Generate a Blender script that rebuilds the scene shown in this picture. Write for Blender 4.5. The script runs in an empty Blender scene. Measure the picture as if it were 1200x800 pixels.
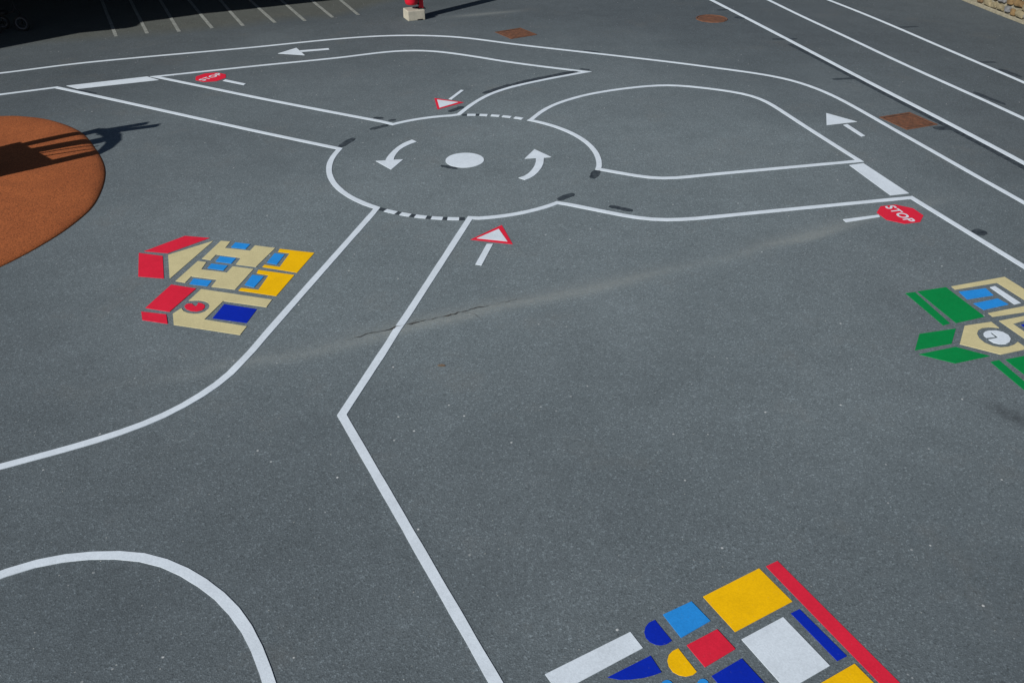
# School playground with a painted traffic circuit, seen from an upper window.
# Units: metres. Camera stands over the origin, +Y runs away from it. All markings were measured on the ground.
import bpy, bmesh, math, random
from mathutils import Vector, Matrix, noise
from mathutils.geometry import tessellate_polygon
R = math.radians
scene = bpy.context.scene
col = scene.collection

# ------------------------------------------------------------------ camera, sky, sun, exposure
cam_d = bpy.data.cameras.new('camera'); cam = bpy.data.objects.new('camera', cam_d); col.objects.link(cam)
cam.location = (0, 0, 3.8); cam.rotation_euler = (R(90 - 33.63), 0, 0)
cam_d.sensor_width = 36; cam_d.lens = 30.69; cam_d.clip_end = 2000; cam_d.clip_start = .05
scene.camera = cam
SUN_EL, SUN_AZ = 31.5, 228.0        # azimuth of the sun in the XY plane, anticlockwise from +X
w = bpy.data.worlds.new('World'); scene.world = w; w.use_nodes = True
nt = w.node_tree; bg = nt.nodes['Background']
sky = nt.nodes.new('ShaderNodeTexSky'); sky.sky_type = 'NISHITA'; sky.sun_disc = False
sky.sun_elevation = R(SUN_EL); sky.sun_rotation = R(90 - SUN_AZ); sky.air_density = 1.0; sky.dust_density = .6; sky.ozone_density = 1.6
nt.links.new(sky.outputs[0], bg.inputs[0]); bg.inputs[1].default_value = 0.05
sl = bpy.data.lights.new('sun', 'SUN'); sun = bpy.data.objects.new('sun', sl); col.objects.link(sun)
sl.energy = 4.7; sl.angle = R(.53); sl.color = (1, .955, .89)
sd = Vector((math.cos(R(SUN_AZ)) * math.cos(R(SUN_EL)), math.sin(R(SUN_AZ)) * math.cos(R(SUN_EL)), math.sin(R(SUN_EL))))
sun.rotation_euler = sd.to_track_quat('Z', 'Y').to_euler(); sun.location = sd * 60
vs = scene.view_settings
vs.view_transform = 'Standard'; vs.look = 'None'; vs.exposure = 0.0; vs.gamma = 1.0; vs.use_curve_mapping = False
scene.render.engine = 'CYCLES'; scene.render.resolution_x = 1024; scene.render.resolution_y = 682

# ------------------------------------------------------------------ survey (metres on the ground)
D = {
 'lines': {
  'outer': [[-10.44,11.724],[-10.298,11.773],[-10.156,11.821],[-10.014,11.87],[-9.873,11.918],[-9.731,11.967],[-9.589,12.015],[-9.448,12.064],[-9.306,12.112],[-9.164,12.161],[-9.023,12.209],[-8.881,12.258],[-8.739,12.306],[-8.598,12.355],[-8.456,12.404],[-8.314,12.452],[-8.173,12.501],[-8.031,12.55],[-7.89,12.6],[-7.75,12.653],[-7.611,12.708],[-7.475,12.769],[-7.341,12.834],[-7.209,12.904],[-7.078,12.977],[-6.948,13.05],[-6.817,13.123],[-6.685,13.193],[-6.551,13.258],[-6.415,13.32],[-6.277,13.377],[-6.138,13.433],[-5.998,13.487],[-5.858,13.54],[-5.718,13.593],[-5.577,13.644],[-5.436,13.695],[-5.295,13.744],[-5.153,13.792],[-5.011,13.841],[-4.869,13.889],[-4.728,13.937],[-4.586,13.985],[-4.444,14.034],[-4.303,14.083],[-4.162,14.133],[-4.021,14.185],[-3.882,14.239],[-3.742,14.294],[-3.603,14.35],[-3.464,14.406],[-3.325,14.461],[-3.185,14.515],[-3.045,14.566],[-2.904,14.616],[-2.762,14.663],[-2.619,14.707],[-2.475,14.746],[-2.33,14.781],[-2.183,14.81],[-2.036,14.832],[-1.888,14.847],[-1.739,14.855],[-1.59,14.856],[-1.441,14.85],[-1.293,14.837],[-1.145,14.817],[-1.0,14.787],[-0.856,14.749],[-0.716,14.701],[-0.578,14.645],[-0.442,14.584],[-0.307,14.519],[-0.173,14.453],[-0.038,14.388],[0.098,14.325],[0.234,14.265],[0.372,14.206],[0.51,14.148],[0.649,14.09],[0.787,14.033],[0.925,13.976],[1.063,13.918],[1.202,13.86],[1.34,13.802],[1.477,13.744],[1.615,13.685],[1.753,13.625],[1.89,13.566],[2.028,13.506],[2.165,13.446],[2.302,13.385],[2.438,13.323],[2.573,13.259],[2.708,13.195],[2.843,13.129],[2.977,13.063],[3.112,12.997],[3.246,12.931],[3.379,12.863],[3.511,12.793],[3.639,12.718],[3.762,12.635],[3.877,12.543],[3.981,12.441],[4.075,12.328],[4.158,12.207],[4.232,12.078],[4.298,11.945],[4.356,11.808],[4.408,11.668],[4.454,11.526],[4.496,11.383],[4.535,11.238],[4.573,11.093],[4.61,10.948],[4.646,10.803],[4.682,10.658],[4.719,10.513],[4.756,10.367],[4.794,10.222],[4.832,10.078],[4.869,9.933],[4.906,9.787],[4.942,9.642],[4.978,9.497],[5.014,9.351],[5.05,9.206],[5.086,9.06],[5.123,8.915],[5.161,8.77],[5.198,8.625],[5.236,8.48],[5.273,8.335],[5.31,8.19],[5.347,8.045],[5.383,7.9],[5.42,7.755],[5.457,7.609],[5.494,7.464],[5.532,7.319],[5.57,7.174],[5.608,7.03],[5.646,6.885],[5.684,6.74],[5.722,6.595],[5.76,6.45],[5.798,6.305],[5.836,6.16],[5.874,6.015],[5.912,5.871],[5.95,5.726],[5.975,5.629]],
  'island_far': [[-5.153,12.601],[-5.014,12.657],[-4.876,12.713],[-4.737,12.769],[-4.598,12.825],[-4.46,12.881],[-4.321,12.937],[-4.182,12.993],[-4.043,13.048],[-3.904,13.102],[-3.764,13.156],[-3.624,13.207],[-3.483,13.258],[-3.342,13.308],[-3.201,13.358],[-3.061,13.409],[-2.92,13.46],[-2.78,13.513],[-2.642,13.569],[-2.506,13.629],[-2.371,13.693],[-2.236,13.757],[-2.1,13.819],[-1.962,13.873],[-1.821,13.915],[-1.677,13.943],[-1.532,13.954],[-1.386,13.947],[-1.243,13.922],[-1.101,13.881],[-0.963,13.827],[-0.828,13.766],[-0.694,13.699],[-0.562,13.629],[-0.431,13.557],[-0.301,13.484],[-0.17,13.411],[-0.038,13.341],[0.095,13.274],[0.23,13.21],[0.366,13.148],[0.503,13.088],[0.64,13.029],[0.778,12.97],[0.916,12.913],[1.054,12.856],[1.1,12.837],[0.972,12.763],[0.844,12.689],[0.717,12.614],[0.59,12.537],[0.466,12.456],[0.343,12.374],[0.222,12.29],[0.102,12.202],[-0.012,12.109],[-0.119,12.008],[-0.22,11.9],[-0.31,11.784],[-0.389,11.66],[-0.46,11.531],[-0.524,11.398],[-0.581,11.262],[-0.635,11.124],[-0.687,10.986],[-0.773,10.952],[-0.86,10.936],[-0.945,10.915],[-1.03,10.889],[-1.113,10.858],[-1.193,10.823],[-1.272,10.783],[-1.348,10.738],[-1.422,10.689],[-1.492,10.636],[-1.652,10.739],[-1.784,10.807],[-1.916,10.876],[-2.048,10.944],[-2.18,11.013],[-2.312,11.081],[-2.444,11.15],[-2.576,11.218],[-2.708,11.286],[-2.84,11.355],[-2.972,11.423],[-3.104,11.492],[-3.236,11.56],[-3.368,11.629],[-3.499,11.699],[-3.63,11.769],[-3.761,11.84],[-3.892,11.911],[-4.022,11.983],[-4.153,12.054],[-4.283,12.125],[-4.414,12.197],[-4.544,12.268],[-4.675,12.339],[-4.805,12.41],[-4.936,12.482],[-5.066,12.553],[-5.153,12.601]],
  'island_right': [[0.249,10.793],[0.31,10.929],[0.374,11.063],[0.447,11.192],[0.531,11.314],[0.626,11.428],[0.731,11.533],[0.842,11.631],[0.958,11.724],[1.081,11.807],[1.21,11.881],[1.343,11.948],[1.478,12.01],[1.617,12.064],[1.757,12.114],[1.9,12.156],[2.044,12.185],[2.19,12.195],[2.336,12.182],[2.48,12.149],[2.621,12.102],[2.759,12.048],[2.896,11.988],[3.027,11.92],[3.15,11.839],[3.257,11.741],[3.342,11.623],[3.406,11.491],[3.455,11.351],[3.495,11.208],[3.532,11.064],[3.57,10.919],[3.607,10.775],[3.644,10.63],[3.682,10.486],[3.72,10.342],[3.759,10.198],[3.798,10.054],[3.836,9.91],[3.875,9.766],[3.914,9.622],[3.953,9.478],[3.966,9.43],[3.821,9.397],[3.676,9.364],[3.532,9.332],[3.387,9.299],[3.242,9.266],[3.097,9.234],[2.953,9.201],[2.808,9.168],[2.663,9.136],[2.518,9.103],[2.374,9.07],[2.229,9.037],[2.085,9.002],[1.941,8.967],[1.796,8.938],[1.65,8.928],[1.505,8.947],[1.366,8.994],[1.231,9.053],[1.097,9.116],[0.962,9.18],[0.979,9.263],[0.986,9.347],[0.989,9.431],[0.987,9.516],[0.981,9.6],[0.97,9.683],[0.954,9.766],[0.934,9.848],[0.91,9.929],[0.881,10.008],[0.847,10.086],[0.809,10.161],[0.768,10.235],[0.722,10.306],[0.672,10.374],[0.619,10.439],[0.562,10.502],[0.502,10.561],[0.439,10.617],[0.372,10.669],[0.303,10.717],[0.231,10.762]],
  'block_left': [[-9.269,10.714],[-9.134,10.777],[-8.999,10.84],[-8.864,10.903],[-8.73,10.966],[-8.595,11.029],[-8.46,11.093],[-8.325,11.156],[-8.19,11.219],[-8.056,11.282],[-7.921,11.345],[-7.786,11.408],[-7.651,11.471],[-7.516,11.533],[-7.381,11.596],[-7.247,11.659],[-7.112,11.723],[-6.978,11.787],[-6.844,11.852],[-6.711,11.918],[-6.577,11.984],[-6.444,12.051],[-6.356,12.096],[-6.223,12.025],[-6.091,11.955],[-5.959,11.885],[-5.826,11.814],[-5.694,11.744],[-5.562,11.673],[-5.429,11.603],[-5.297,11.533],[-5.165,11.462],[-5.032,11.392],[-4.9,11.322],[-4.767,11.251],[-4.635,11.181],[-4.503,11.11],[-4.37,11.04],[-4.238,10.97],[-4.106,10.899],[-3.973,10.829],[-3.841,10.759],[-3.709,10.688],[-3.576,10.618],[-3.444,10.548],[-3.312,10.477],[-3.179,10.407],[-3.046,10.337],[-2.914,10.268],[-2.781,10.199],[-2.648,10.129],[-2.515,10.06],[-2.382,9.991],[-2.249,9.921],[-2.116,9.852],[-2.028,9.806],[-2.041,9.721],[-2.054,9.637],[-2.063,9.552],[-2.067,9.466],[-2.066,9.381],[-2.06,9.296],[-2.049,9.211],[-2.034,9.127],[-2.014,9.044],[-1.989,8.962],[-1.96,8.882],[-1.927,8.804],[-1.889,8.727],[-1.847,8.653],[-1.801,8.581],[-1.751,8.512],[-1.697,8.445],[-1.639,8.382],[-1.578,8.323],[-1.514,8.266],[-1.447,8.214],[-1.377,8.165],[-1.404,8.033],[-1.44,7.888],[-1.476,7.742],[-1.512,7.597],[-1.548,7.452],[-1.584,7.306],[-1.62,7.161],[-1.656,7.016],[-1.692,6.87],[-1.728,6.725],[-1.764,6.58],[-1.8,6.434],[-1.836,6.289],[-1.872,6.144],[-1.908,5.998],[-1.944,5.853],[-1.978,5.707],[-2.011,5.561],[-2.048,5.417],[-2.096,5.275],[-2.159,5.14],[-2.235,5.012],[-2.323,4.892],[-2.423,4.781],[-2.535,4.683],[-2.656,4.596],[-2.783,4.517],[-2.914,4.445],[-3.048,4.377],[-3.182,4.311],[-3.317,4.245],[-3.451,4.179],[-3.586,4.113],[-3.72,4.047],[-3.854,3.981],[-3.989,3.915],[-4.123,3.85],[-4.258,3.784],[-4.392,3.718],[-4.526,3.652]],
  'block_near': [[0.443,1.659],[0.374,1.791],[0.305,1.923],[0.237,2.055],[0.168,2.187],[0.099,2.319],[0.03,2.451],[-0.039,2.583],[-0.108,2.715],[-0.177,2.847],[-0.245,2.979],[-0.314,3.111],[-0.383,3.243],[-0.452,3.375],[-0.521,3.508],[-0.59,3.64],[-0.658,3.772],[-0.727,3.904],[-0.796,4.036],[-0.865,4.168],[-0.934,4.3],[-1.003,4.432],[-1.072,4.564],[-1.141,4.696],[-1.187,4.784],[-1.151,4.929],[-1.115,5.075],[-1.079,5.22],[-1.043,5.366],[-1.007,5.511],[-0.971,5.657],[-0.935,5.802],[-0.9,5.948],[-0.865,6.093],[-0.829,6.239],[-0.794,6.385],[-0.759,6.53],[-0.723,6.676],[-0.688,6.822],[-0.653,6.967],[-0.617,7.113],[-0.582,7.259],[-0.547,7.405],[-0.512,7.55],[-0.476,7.696],[-0.441,7.842],[-0.417,7.939],[-0.327,7.929],[-0.24,7.944],[-0.153,7.964],[-0.068,7.989],[0.016,8.019],[0.098,8.053],[0.178,8.093],[0.255,8.137],[0.33,8.185],[0.402,8.238],[0.47,8.295],[0.584,8.253],[0.718,8.189],[0.852,8.124],[0.986,8.06],[1.121,7.997],[1.259,7.944],[1.402,7.909],[1.548,7.897],[1.696,7.905],[1.843,7.926],[1.989,7.955],[2.134,7.985],[2.279,8.017],[2.425,8.048],[2.57,8.079],[2.715,8.11],[2.861,8.141],[3.006,8.172],[3.152,8.202],[3.297,8.233],[3.443,8.264],[3.588,8.295],[3.733,8.326],[3.879,8.357],[4.024,8.388],[4.17,8.419],[4.212,8.275],[4.254,8.132],[4.296,7.989],[4.338,7.845],[4.38,7.702],[4.422,7.559],[4.464,7.415],[4.506,7.272],[4.548,7.129],[4.59,6.985],[4.633,6.842],[4.675,6.699],[4.717,6.555],[4.759,6.412],[4.801,6.269],[4.843,6.125],[4.886,5.982],[4.928,5.839],[4.971,5.695],[5.013,5.552],[5.056,5.409],[5.098,5.266],[5.141,5.123],[5.183,4.979],[5.226,4.836],[5.24,4.788]],
  'near_arc': [[-3.781,2.634],[-3.666,2.73],[-3.551,2.826],[-3.437,2.922],[-3.322,3.018],[-3.207,3.113],[-3.09,3.205],[-2.968,3.292],[-2.841,3.37],[-2.707,3.434],[-2.564,3.475],[-2.417,3.495],[-2.268,3.498],[-2.121,3.481],[-1.979,3.438],[-1.845,3.373],[-1.719,3.294],[-1.6,3.204],[-1.492,3.101],[-1.396,2.987],[-1.313,2.864],[-1.239,2.734],[-1.171,2.601],[-1.106,2.466],[-1.043,2.331],[-0.982,2.194],[-0.921,2.058],[-0.861,1.921],[-0.8,1.784]],
  'track_a': [[3.615,18.129],[3.653,17.984],[3.692,17.84],[3.73,17.695],[3.768,17.55],[3.805,17.405],[3.842,17.26],[3.878,17.115],[3.914,16.97],[3.95,16.825],[3.986,16.679],[4.022,16.534],[4.058,16.389],[4.093,16.243],[4.129,16.098],[4.165,15.953],[4.201,15.807],[4.237,15.662],[4.273,15.517],[4.31,15.372],[4.346,15.226],[4.382,15.081],[4.418,14.936],[4.454,14.791],[4.491,14.645],[4.527,14.5],[4.563,14.355],[4.599,14.21],[4.636,14.065],[4.672,13.919],[4.708,13.774],[4.744,13.629],[4.781,13.484],[4.817,13.338],[4.853,13.193],[4.889,13.048],[4.926,12.903],[4.962,12.758],[4.999,12.613],[5.036,12.468],[5.073,12.323],[5.11,12.178],[5.148,12.033],[5.186,11.888],[5.224,11.743],[5.262,11.598],[5.3,11.454],[5.338,11.309],[5.375,11.164],[5.411,11.019],[5.448,10.874],[5.484,10.728],[5.519,10.583],[5.554,10.437],[5.589,10.292],[5.623,10.146],[5.658,10.0],[5.692,9.855],[5.726,9.709],[5.759,9.563],[5.792,9.417],[5.824,9.271],[5.856,9.125],[5.888,8.978],[5.919,8.832],[5.95,8.686],[5.971,8.588]],
  'track_b': [[4.725,18.205],[4.756,18.059],[4.787,17.913],[4.818,17.767],[4.849,17.621],[4.88,17.474],[4.911,17.328],[4.942,17.182],[4.973,17.036],[5.004,16.89],[5.036,16.744],[5.068,16.598],[5.1,16.452],[5.133,16.306],[5.167,16.161],[5.202,16.015],[5.237,15.87],[5.273,15.725],[5.309,15.58],[5.346,15.435],[5.382,15.29],[5.419,15.145],[5.456,15.0],[5.492,14.855],[5.528,14.71],[5.564,14.565],[5.599,14.42],[5.635,14.275],[5.67,14.13],[5.705,13.984],[5.74,13.839],[5.775,13.694],[5.811,13.549],[5.848,13.404],[5.885,13.259],[5.922,13.115],[5.96,12.97],[5.999,12.826],[6.037,12.681],[6.077,12.537],[6.116,12.393],[6.155,12.249],[6.194,12.105],[6.233,11.96],[6.272,11.816],[6.31,11.671],[6.348,11.527],[6.385,11.382],[6.421,11.237],[6.457,11.092],[6.492,10.947],[6.527,10.801],[6.561,10.656],[6.595,10.51],[6.628,10.365],[6.661,10.219],[6.695,10.073],[6.717,9.976]],
  'track_c': [[5.793,18.282],[5.833,18.138],[5.874,17.994],[5.915,17.85],[5.955,17.705],[5.996,17.561],[6.038,17.417],[6.079,17.273],[6.121,17.129],[6.162,16.985],[6.203,16.841],[6.244,16.697],[6.284,16.552],[6.323,16.408],[6.362,16.263],[6.399,16.118],[6.436,15.973],[6.472,15.827],[6.507,15.682],[6.542,15.536],[6.576,15.39],[6.61,15.244],[6.643,15.098],[6.676,14.952],[6.709,14.805],[6.741,14.659],[6.774,14.513],[6.806,14.367],[6.839,14.22],[6.871,14.074],[6.903,13.927],[6.936,13.781],[6.968,13.635],[7.0,13.488],[7.032,13.342],[7.064,13.196],[7.096,13.049],[7.128,12.903],[7.159,12.756],[7.191,12.61],[7.222,12.463],[7.252,12.316],[7.282,12.169],[7.312,12.023],[7.342,11.876],[7.371,11.729],[7.4,11.582],[7.428,11.434],[7.447,11.336]],
 },
 'bays': [[[-6.557,14.835],[-8.253,18.347]],[[-6.107,15.025],[-7.799,18.539]],[[-5.607,15.136],[-7.279,18.659]],[[-5.113,15.361],[-6.86,18.848]],[[-4.623,15.505],[-6.324,19.015]],[[-4.119,15.71],[-5.874,19.193]],[[-3.623,15.83],[-5.313,19.345]],[[-3.179,16.073],[-4.835,19.605]],[[-2.753,16.26],[-4.301,19.84]]],
 'shapes': {
  'stop_bar_left': [[-6.244,12.168],[-6.024,12.027],[-5.043,12.439],[-5.264,12.601]],
  'stop_bar_right': [[3.806,9.301],[3.983,9.356],[4.184,8.527],[3.971,8.475]],
  'arrow_far': [[[-3.641,13.789],[-3.418,14.104],[-3.208,13.695]],[[-3.291,13.875],[-3.334,13.957],[-2.906,14.079],[-2.879,14.001]]],
  'arrow_right': [[[4.072,11.054],[3.943,10.609],[4.364,10.733]],[[4.153,10.615],[4.214,10.646],[4.299,10.238],[4.245,10.209]]],
  'curved_left': [[[-1.203,10.092],[-1.258,10.029],[-1.308,9.955],[-1.354,9.857],[-1.394,9.74],[-1.424,9.611],[-1.44,9.513],[-1.444,9.436],[-1.553,9.422],[-1.347,9.169],[-1.246,9.465],[-1.353,9.455],[-1.354,9.547],[-1.341,9.65],[-1.316,9.76],[-1.278,9.847],[-1.212,9.945],[-1.141,10.023]]],
  'curved_right': [[[0.143,8.875],[0.196,8.923],[0.243,8.989],[0.287,9.083],[0.328,9.206],[0.355,9.336],[0.367,9.508],[0.451,9.527],[0.263,9.765],[0.145,9.479],[0.275,9.503],[0.271,9.383],[0.252,9.261],[0.219,9.146],[0.177,9.047],[0.132,8.98],[0.072,8.932]]],
  'gw_near': {"red":[[-0.395,7.463],[-0.101,7.776],[0.006,7.371]],"white":[[-0.335,7.486],[-0.13,7.687],[-0.044,7.422]],"stem":[[-0.238,7.374],[-0.179,7.374],[-0.275,6.955],[-0.332,6.972]]},
  'gw_far': {"red":[[-1.049,11.645],[-0.975,11.182],[-0.642,11.462]],"white":[[-1.007,11.573],[-0.951,11.243],[-0.716,11.462]],"stem":[[-0.854,11.602],[-0.809,11.586],[-0.666,11.975],[-0.708,11.991]]},
  'stop_right': {"c":[3.902,8.019],"rim":[[3.673,8.023],[4.137,8.023]],"stem":[[3.289,7.894],[3.678,7.998],[3.678,7.955],[3.3,7.832]]},
  'stop_far': {"c":[-4.338,12.572],"rim":[[-4.562,12.572],[-4.112,12.572]],"stem":[[-4.118,12.407],[-4.096,12.464],[-3.757,12.273],[-3.772,12.217]]},
  'disc': {"c":[-0.539,9.442],"r":0.219},
  'dash_near_w': [[-2.08,-1.9949],[-1.9618,-1.8915],[-1.8561,-1.7803],[-1.7451,-1.6704],[-1.6388,-1.5629]],
  'dash_near_b': [[-2.1443,-2.0796],[-1.9981,-1.9598],[-1.8935,-1.856],[-1.7807,-1.7446],[-1.6715,-1.6381],[-1.564,-1.5277]],
  'dash_far_w': [[1.5959,1.5242],[1.4915,1.4247],[1.3931,1.3215],[1.2951,1.2197],[1.1882,1.1155]],
  'dash_far_b': [[1.6384,1.5986],[1.5212,1.4928]],
  'house_red': [["roof_panel","red",[[-3.417,7.217],[-3.136,7.531],[-2.885,7.485],[-3.183,7.176]]],["roof_panel","red",[[-3.455,7.183],[-3.214,7.123],[-3.064,6.703],[-3.302,6.74]]],["gable","tan",[[-3.17,7.143],[-2.835,7.424],[-3.01,6.694]]],["wall_panel","tan",[[-2.762,7.424],[-2.669,7.41],[-2.682,7.278],[-2.436,7.223],[-2.415,7.33],[-2.214,7.278],[-2.305,6.911],[-2.497,6.959],[-2.484,7.083],[-2.73,7.149],[-2.749,7.04],[-2.836,7.067]]],["wall_panel","tan",[[-2.86,7.021],[-2.777,7.001],[-2.782,6.864],[-2.537,6.805],[-2.515,6.921],[-2.316,6.87],[-2.385,6.507],[-2.603,6.557],[-2.588,6.679],[-2.833,6.74],[-2.853,6.625],[-2.945,6.655]]],["window","sky",[[-2.616,7.392],[-2.466,7.354],[-2.485,7.257],[-2.631,7.292]]],["window","sky",[[-2.683,7.113],[-2.526,7.076],[-2.543,6.975],[-2.696,7.014]]],["window","sky",[[-2.722,6.972],[-2.563,6.934],[-2.579,6.848],[-2.733,6.889]]],["window","sky",[[-2.801,6.7],[-2.629,6.661],[-2.641,6.566],[-2.808,6.604]]],["porch_panel","yellow",[[-2.167,7.261],[-1.83,7.183],[-1.913,6.808],[-2.246,6.911],[-2.237,6.95],[-2.09,6.911],[-2.056,7.173],[-2.17,7.203]]],["window","sky",[[-2.196,7.176],[-2.097,7.149],[-2.127,6.956],[-2.225,6.992]]],["porch_panel","yellow",[[-2.268,6.855],[-1.927,6.764],[-2.006,6.4],[-2.351,6.492],[-2.34,6.536],[-2.183,6.501],[-2.154,6.758],[-2.269,6.795]]],["window","sky",[[-2.3,6.768],[-2.191,6.737],[-2.23,6.545],[-2.323,6.586]]],["roof_panel","red",[[-2.962,6.592],[-2.725,6.524],[-2.83,6.144],[-3.051,6.206]]],["roof_panel","red",[[-3.065,6.146],[-2.844,6.101],[-2.787,5.96],[-3.012,6.019]]],["facade","tan",[[-2.678,6.513],[-2.028,6.338],[-2.047,6.217],[-2.433,6.316],[-2.508,6.022],[-2.135,5.919],[-2.157,5.796],[-2.731,5.945],[-2.793,6.112],[-2.75,6.198],[-2.718,6.152],[-2.672,6.122],[-2.622,6.109],[-2.574,6.114],[-2.538,6.144],[-2.521,6.192],[-2.528,6.247],[-2.554,6.288],[-2.598,6.316],[-2.645,6.327],[-2.689,6.324],[-2.725,6.322]]],["door","navy",[[-2.412,6.266],[-2.118,6.187],[-2.15,5.973],[-2.447,6.043]]],["clock","red",[[-2.728,6.269],[-2.736,6.23],[-2.707,6.187],[-2.658,6.157],[-2.606,6.149],[-2.568,6.171],[-2.559,6.214],[-2.574,6.252],[-2.603,6.277],[-2.638,6.288],[-2.634,6.252],[-2.642,6.23],[-2.662,6.244],[-2.684,6.272],[-2.709,6.277]]]],
  'house_green': [["roof_strip","green",[[3.368,6.451],[3.455,6.467],[3.548,5.967],[3.481,5.94]]],["roof_panel","green",[[3.481,6.478],[3.754,6.549],[3.873,6.069],[3.6,5.974]]],["tower_roof","green",[[3.239,5.813],[3.562,5.89],[3.438,5.675],[3.116,5.584]]],["tower_roof","green",[[3.127,5.529],[3.448,5.628],[3.658,5.503],[3.354,5.408]]],["roof_strip","green",[[3.629,5.424],[3.702,5.448],[3.785,5.061],[3.719,5.036]]],["roof_panel","green",[[3.755,5.454],[4.01,5.527],[4.11,5.145],[3.857,5.061]]],["wall_frame","tan",[[3.808,6.563],[4.347,6.73],[4.514,6.207],[3.939,6.067],[3.925,6.123],[4.352,6.257],[4.233,6.626],[3.815,6.508]]],["window","sky",[[3.834,6.472],[4.09,6.53],[4.103,6.411],[3.85,6.344]]],["window","sky",[[3.873,6.277],[4.113,6.358],[4.16,6.262],[3.914,6.175]]],["lintel","white",[[4.134,6.546],[4.187,6.567],[4.273,6.284],[4.209,6.26]]],["wall_frame","tan",[[3.961,6.003],[4.453,6.156],[4.561,5.759],[4.5,5.74],[4.372,6.093],[4.051,5.959],[4.164,5.594],[4.096,5.557]]],["window","navy",[[4.111,5.943],[4.287,6.003],[4.341,5.855],[4.155,5.789]]],["tower","tan",[[3.89,5.988],[3.649,5.93],[3.499,5.668],[3.752,5.524],[3.992,5.6],[3.963,5.695],[3.917,5.656],[3.858,5.628],[3.796,5.619],[3.743,5.638],[3.7,5.683],[3.685,5.748],[3.696,5.813],[3.732,5.867],[3.781,5.9],[3.838,5.911],[3.879,5.907],[3.911,5.899]]],["clock","white",[[3.75,5.817],[3.74,5.786],[3.747,5.756],[3.818,5.769],[3.806,5.819],[3.825,5.831],[3.844,5.757],[3.75,5.728],[3.769,5.686],[3.809,5.665],[3.856,5.666],[3.9,5.695],[3.93,5.74],[3.936,5.792],[3.914,5.836],[3.87,5.859],[3.813,5.858],[3.774,5.842]]]],
  'house_big': [["wall_panel","yellow",[[1.042,3.195],[1.395,3.396],[1.52,3.162],[1.168,2.963]]],["roof_strip","red",[[1.438,3.411],[1.513,3.451],[2.044,2.415],[1.962,2.372]]],["window","navy",[[1.492,3.083],[1.545,3.111],[1.705,2.815],[1.648,2.786]]],["panel","white",[[1.191,2.916],[1.443,3.058],[1.601,2.758],[1.348,2.616]]],["wall_panel","yellow",[[1.729,2.77],[1.869,2.508],[1.551,2.334],[1.418,2.598]]],["window","sky",[[0.806,3.074],[0.973,3.162],[1.051,3.033],[0.879,2.926]]],["panel","red",[[0.901,2.88],[1.076,2.979],[1.146,2.857],[0.971,2.749]]],["panel","navy",[[0.995,2.698],[1.166,2.8],[1.26,2.634],[1.087,2.531]]],["half_disc","navy",[[0.758,3.04],[0.828,2.908],[0.8,2.888],[0.768,2.88],[0.74,2.885],[0.714,2.9],[0.696,2.927],[0.692,2.962],[0.702,2.994],[0.724,3.022]]],["half_disc","yellow",[[0.853,2.861],[0.924,2.722],[0.903,2.705],[0.867,2.696],[0.833,2.703],[0.805,2.722],[0.789,2.755],[0.787,2.788],[0.799,2.821],[0.822,2.845]]],["wall_strip","white",[[0.165,2.709],[0.619,2.963],[0.672,2.864],[0.227,2.603]]],["fin","navy",[[0.705,2.817],[0.747,2.72],[0.707,2.704],[0.654,2.689],[0.593,2.68],[0.534,2.678],[0.476,2.691]]],["dot","sky",[[0.796,2.634],[0.791,2.618],[0.781,2.604],[0.769,2.595],[0.756,2.592],[0.744,2.595],[0.734,2.604],[0.729,2.618],[0.728,2.634],[0.733,2.65],[0.742,2.663],[0.755,2.672],[0.768,2.676],[0.781,2.672],[0.79,2.663],[0.796,2.65]]],["dot","sky",[[0.971,2.638],[0.966,2.622],[0.956,2.608],[0.944,2.598],[0.931,2.595],[0.92,2.598],[0.911,2.608],[0.907,2.622],[0.907,2.638],[0.913,2.655],[0.922,2.669],[0.934,2.679],[0.947,2.682],[0.959,2.679],[0.968,2.669],[0.972,2.655]]]],
 },
 'black': [[[-2.038,9.866],[-1.91,10.16],0.09],[[-1.759,10.454],[-1.551,10.615],0.08],[[-1.769,10.889],[-1.645,10.853],0.07],[[-1.569,10.771],[-1.476,10.802],0.06],[[-0.8,9.286],[-0.611,9.197],0.07],[[0.95,9.143],[0.88,8.917],0.1],[[0.479,8.368],[0.652,8.522],0.09],[[0.997,8.215],[1.224,8.103],0.08],[[-0.398,11.841],[-0.012,12.234],0.1],[[-0.82,11.091],[-0.642,11.302],0.09],[[0.0,12.23],[0.953,12.879],0.13],[[1.01,12.986],[1.145,12.934],0.06],[[1.129,13.991],[1.375,13.875],0.05],[[-0.294,13.523],[-0.104,13.427],0.06],[[4.254,14.607],[4.669,14.649],0.09],[[4.595,12.487],[4.942,12.54],0.08],[[5.238,10.499],[5.492,10.499],0.13],[[6.567,15.401],[6.971,15.465],0.09],[[7.089,13.337],[7.334,13.337],0.08],[[7.21,12.986],[7.335,12.568],0.1],[[6.356,11.907],[6.538,11.371],0.09],[[3.738,16.607],[3.985,16.672],0.1],[[3.957,16.098],[4.099,15.987],0.14],[[4.477,7.659],[4.556,7.558],0.14],[[-6.041,11.997],[-5.689,11.826],0.06]],
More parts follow.
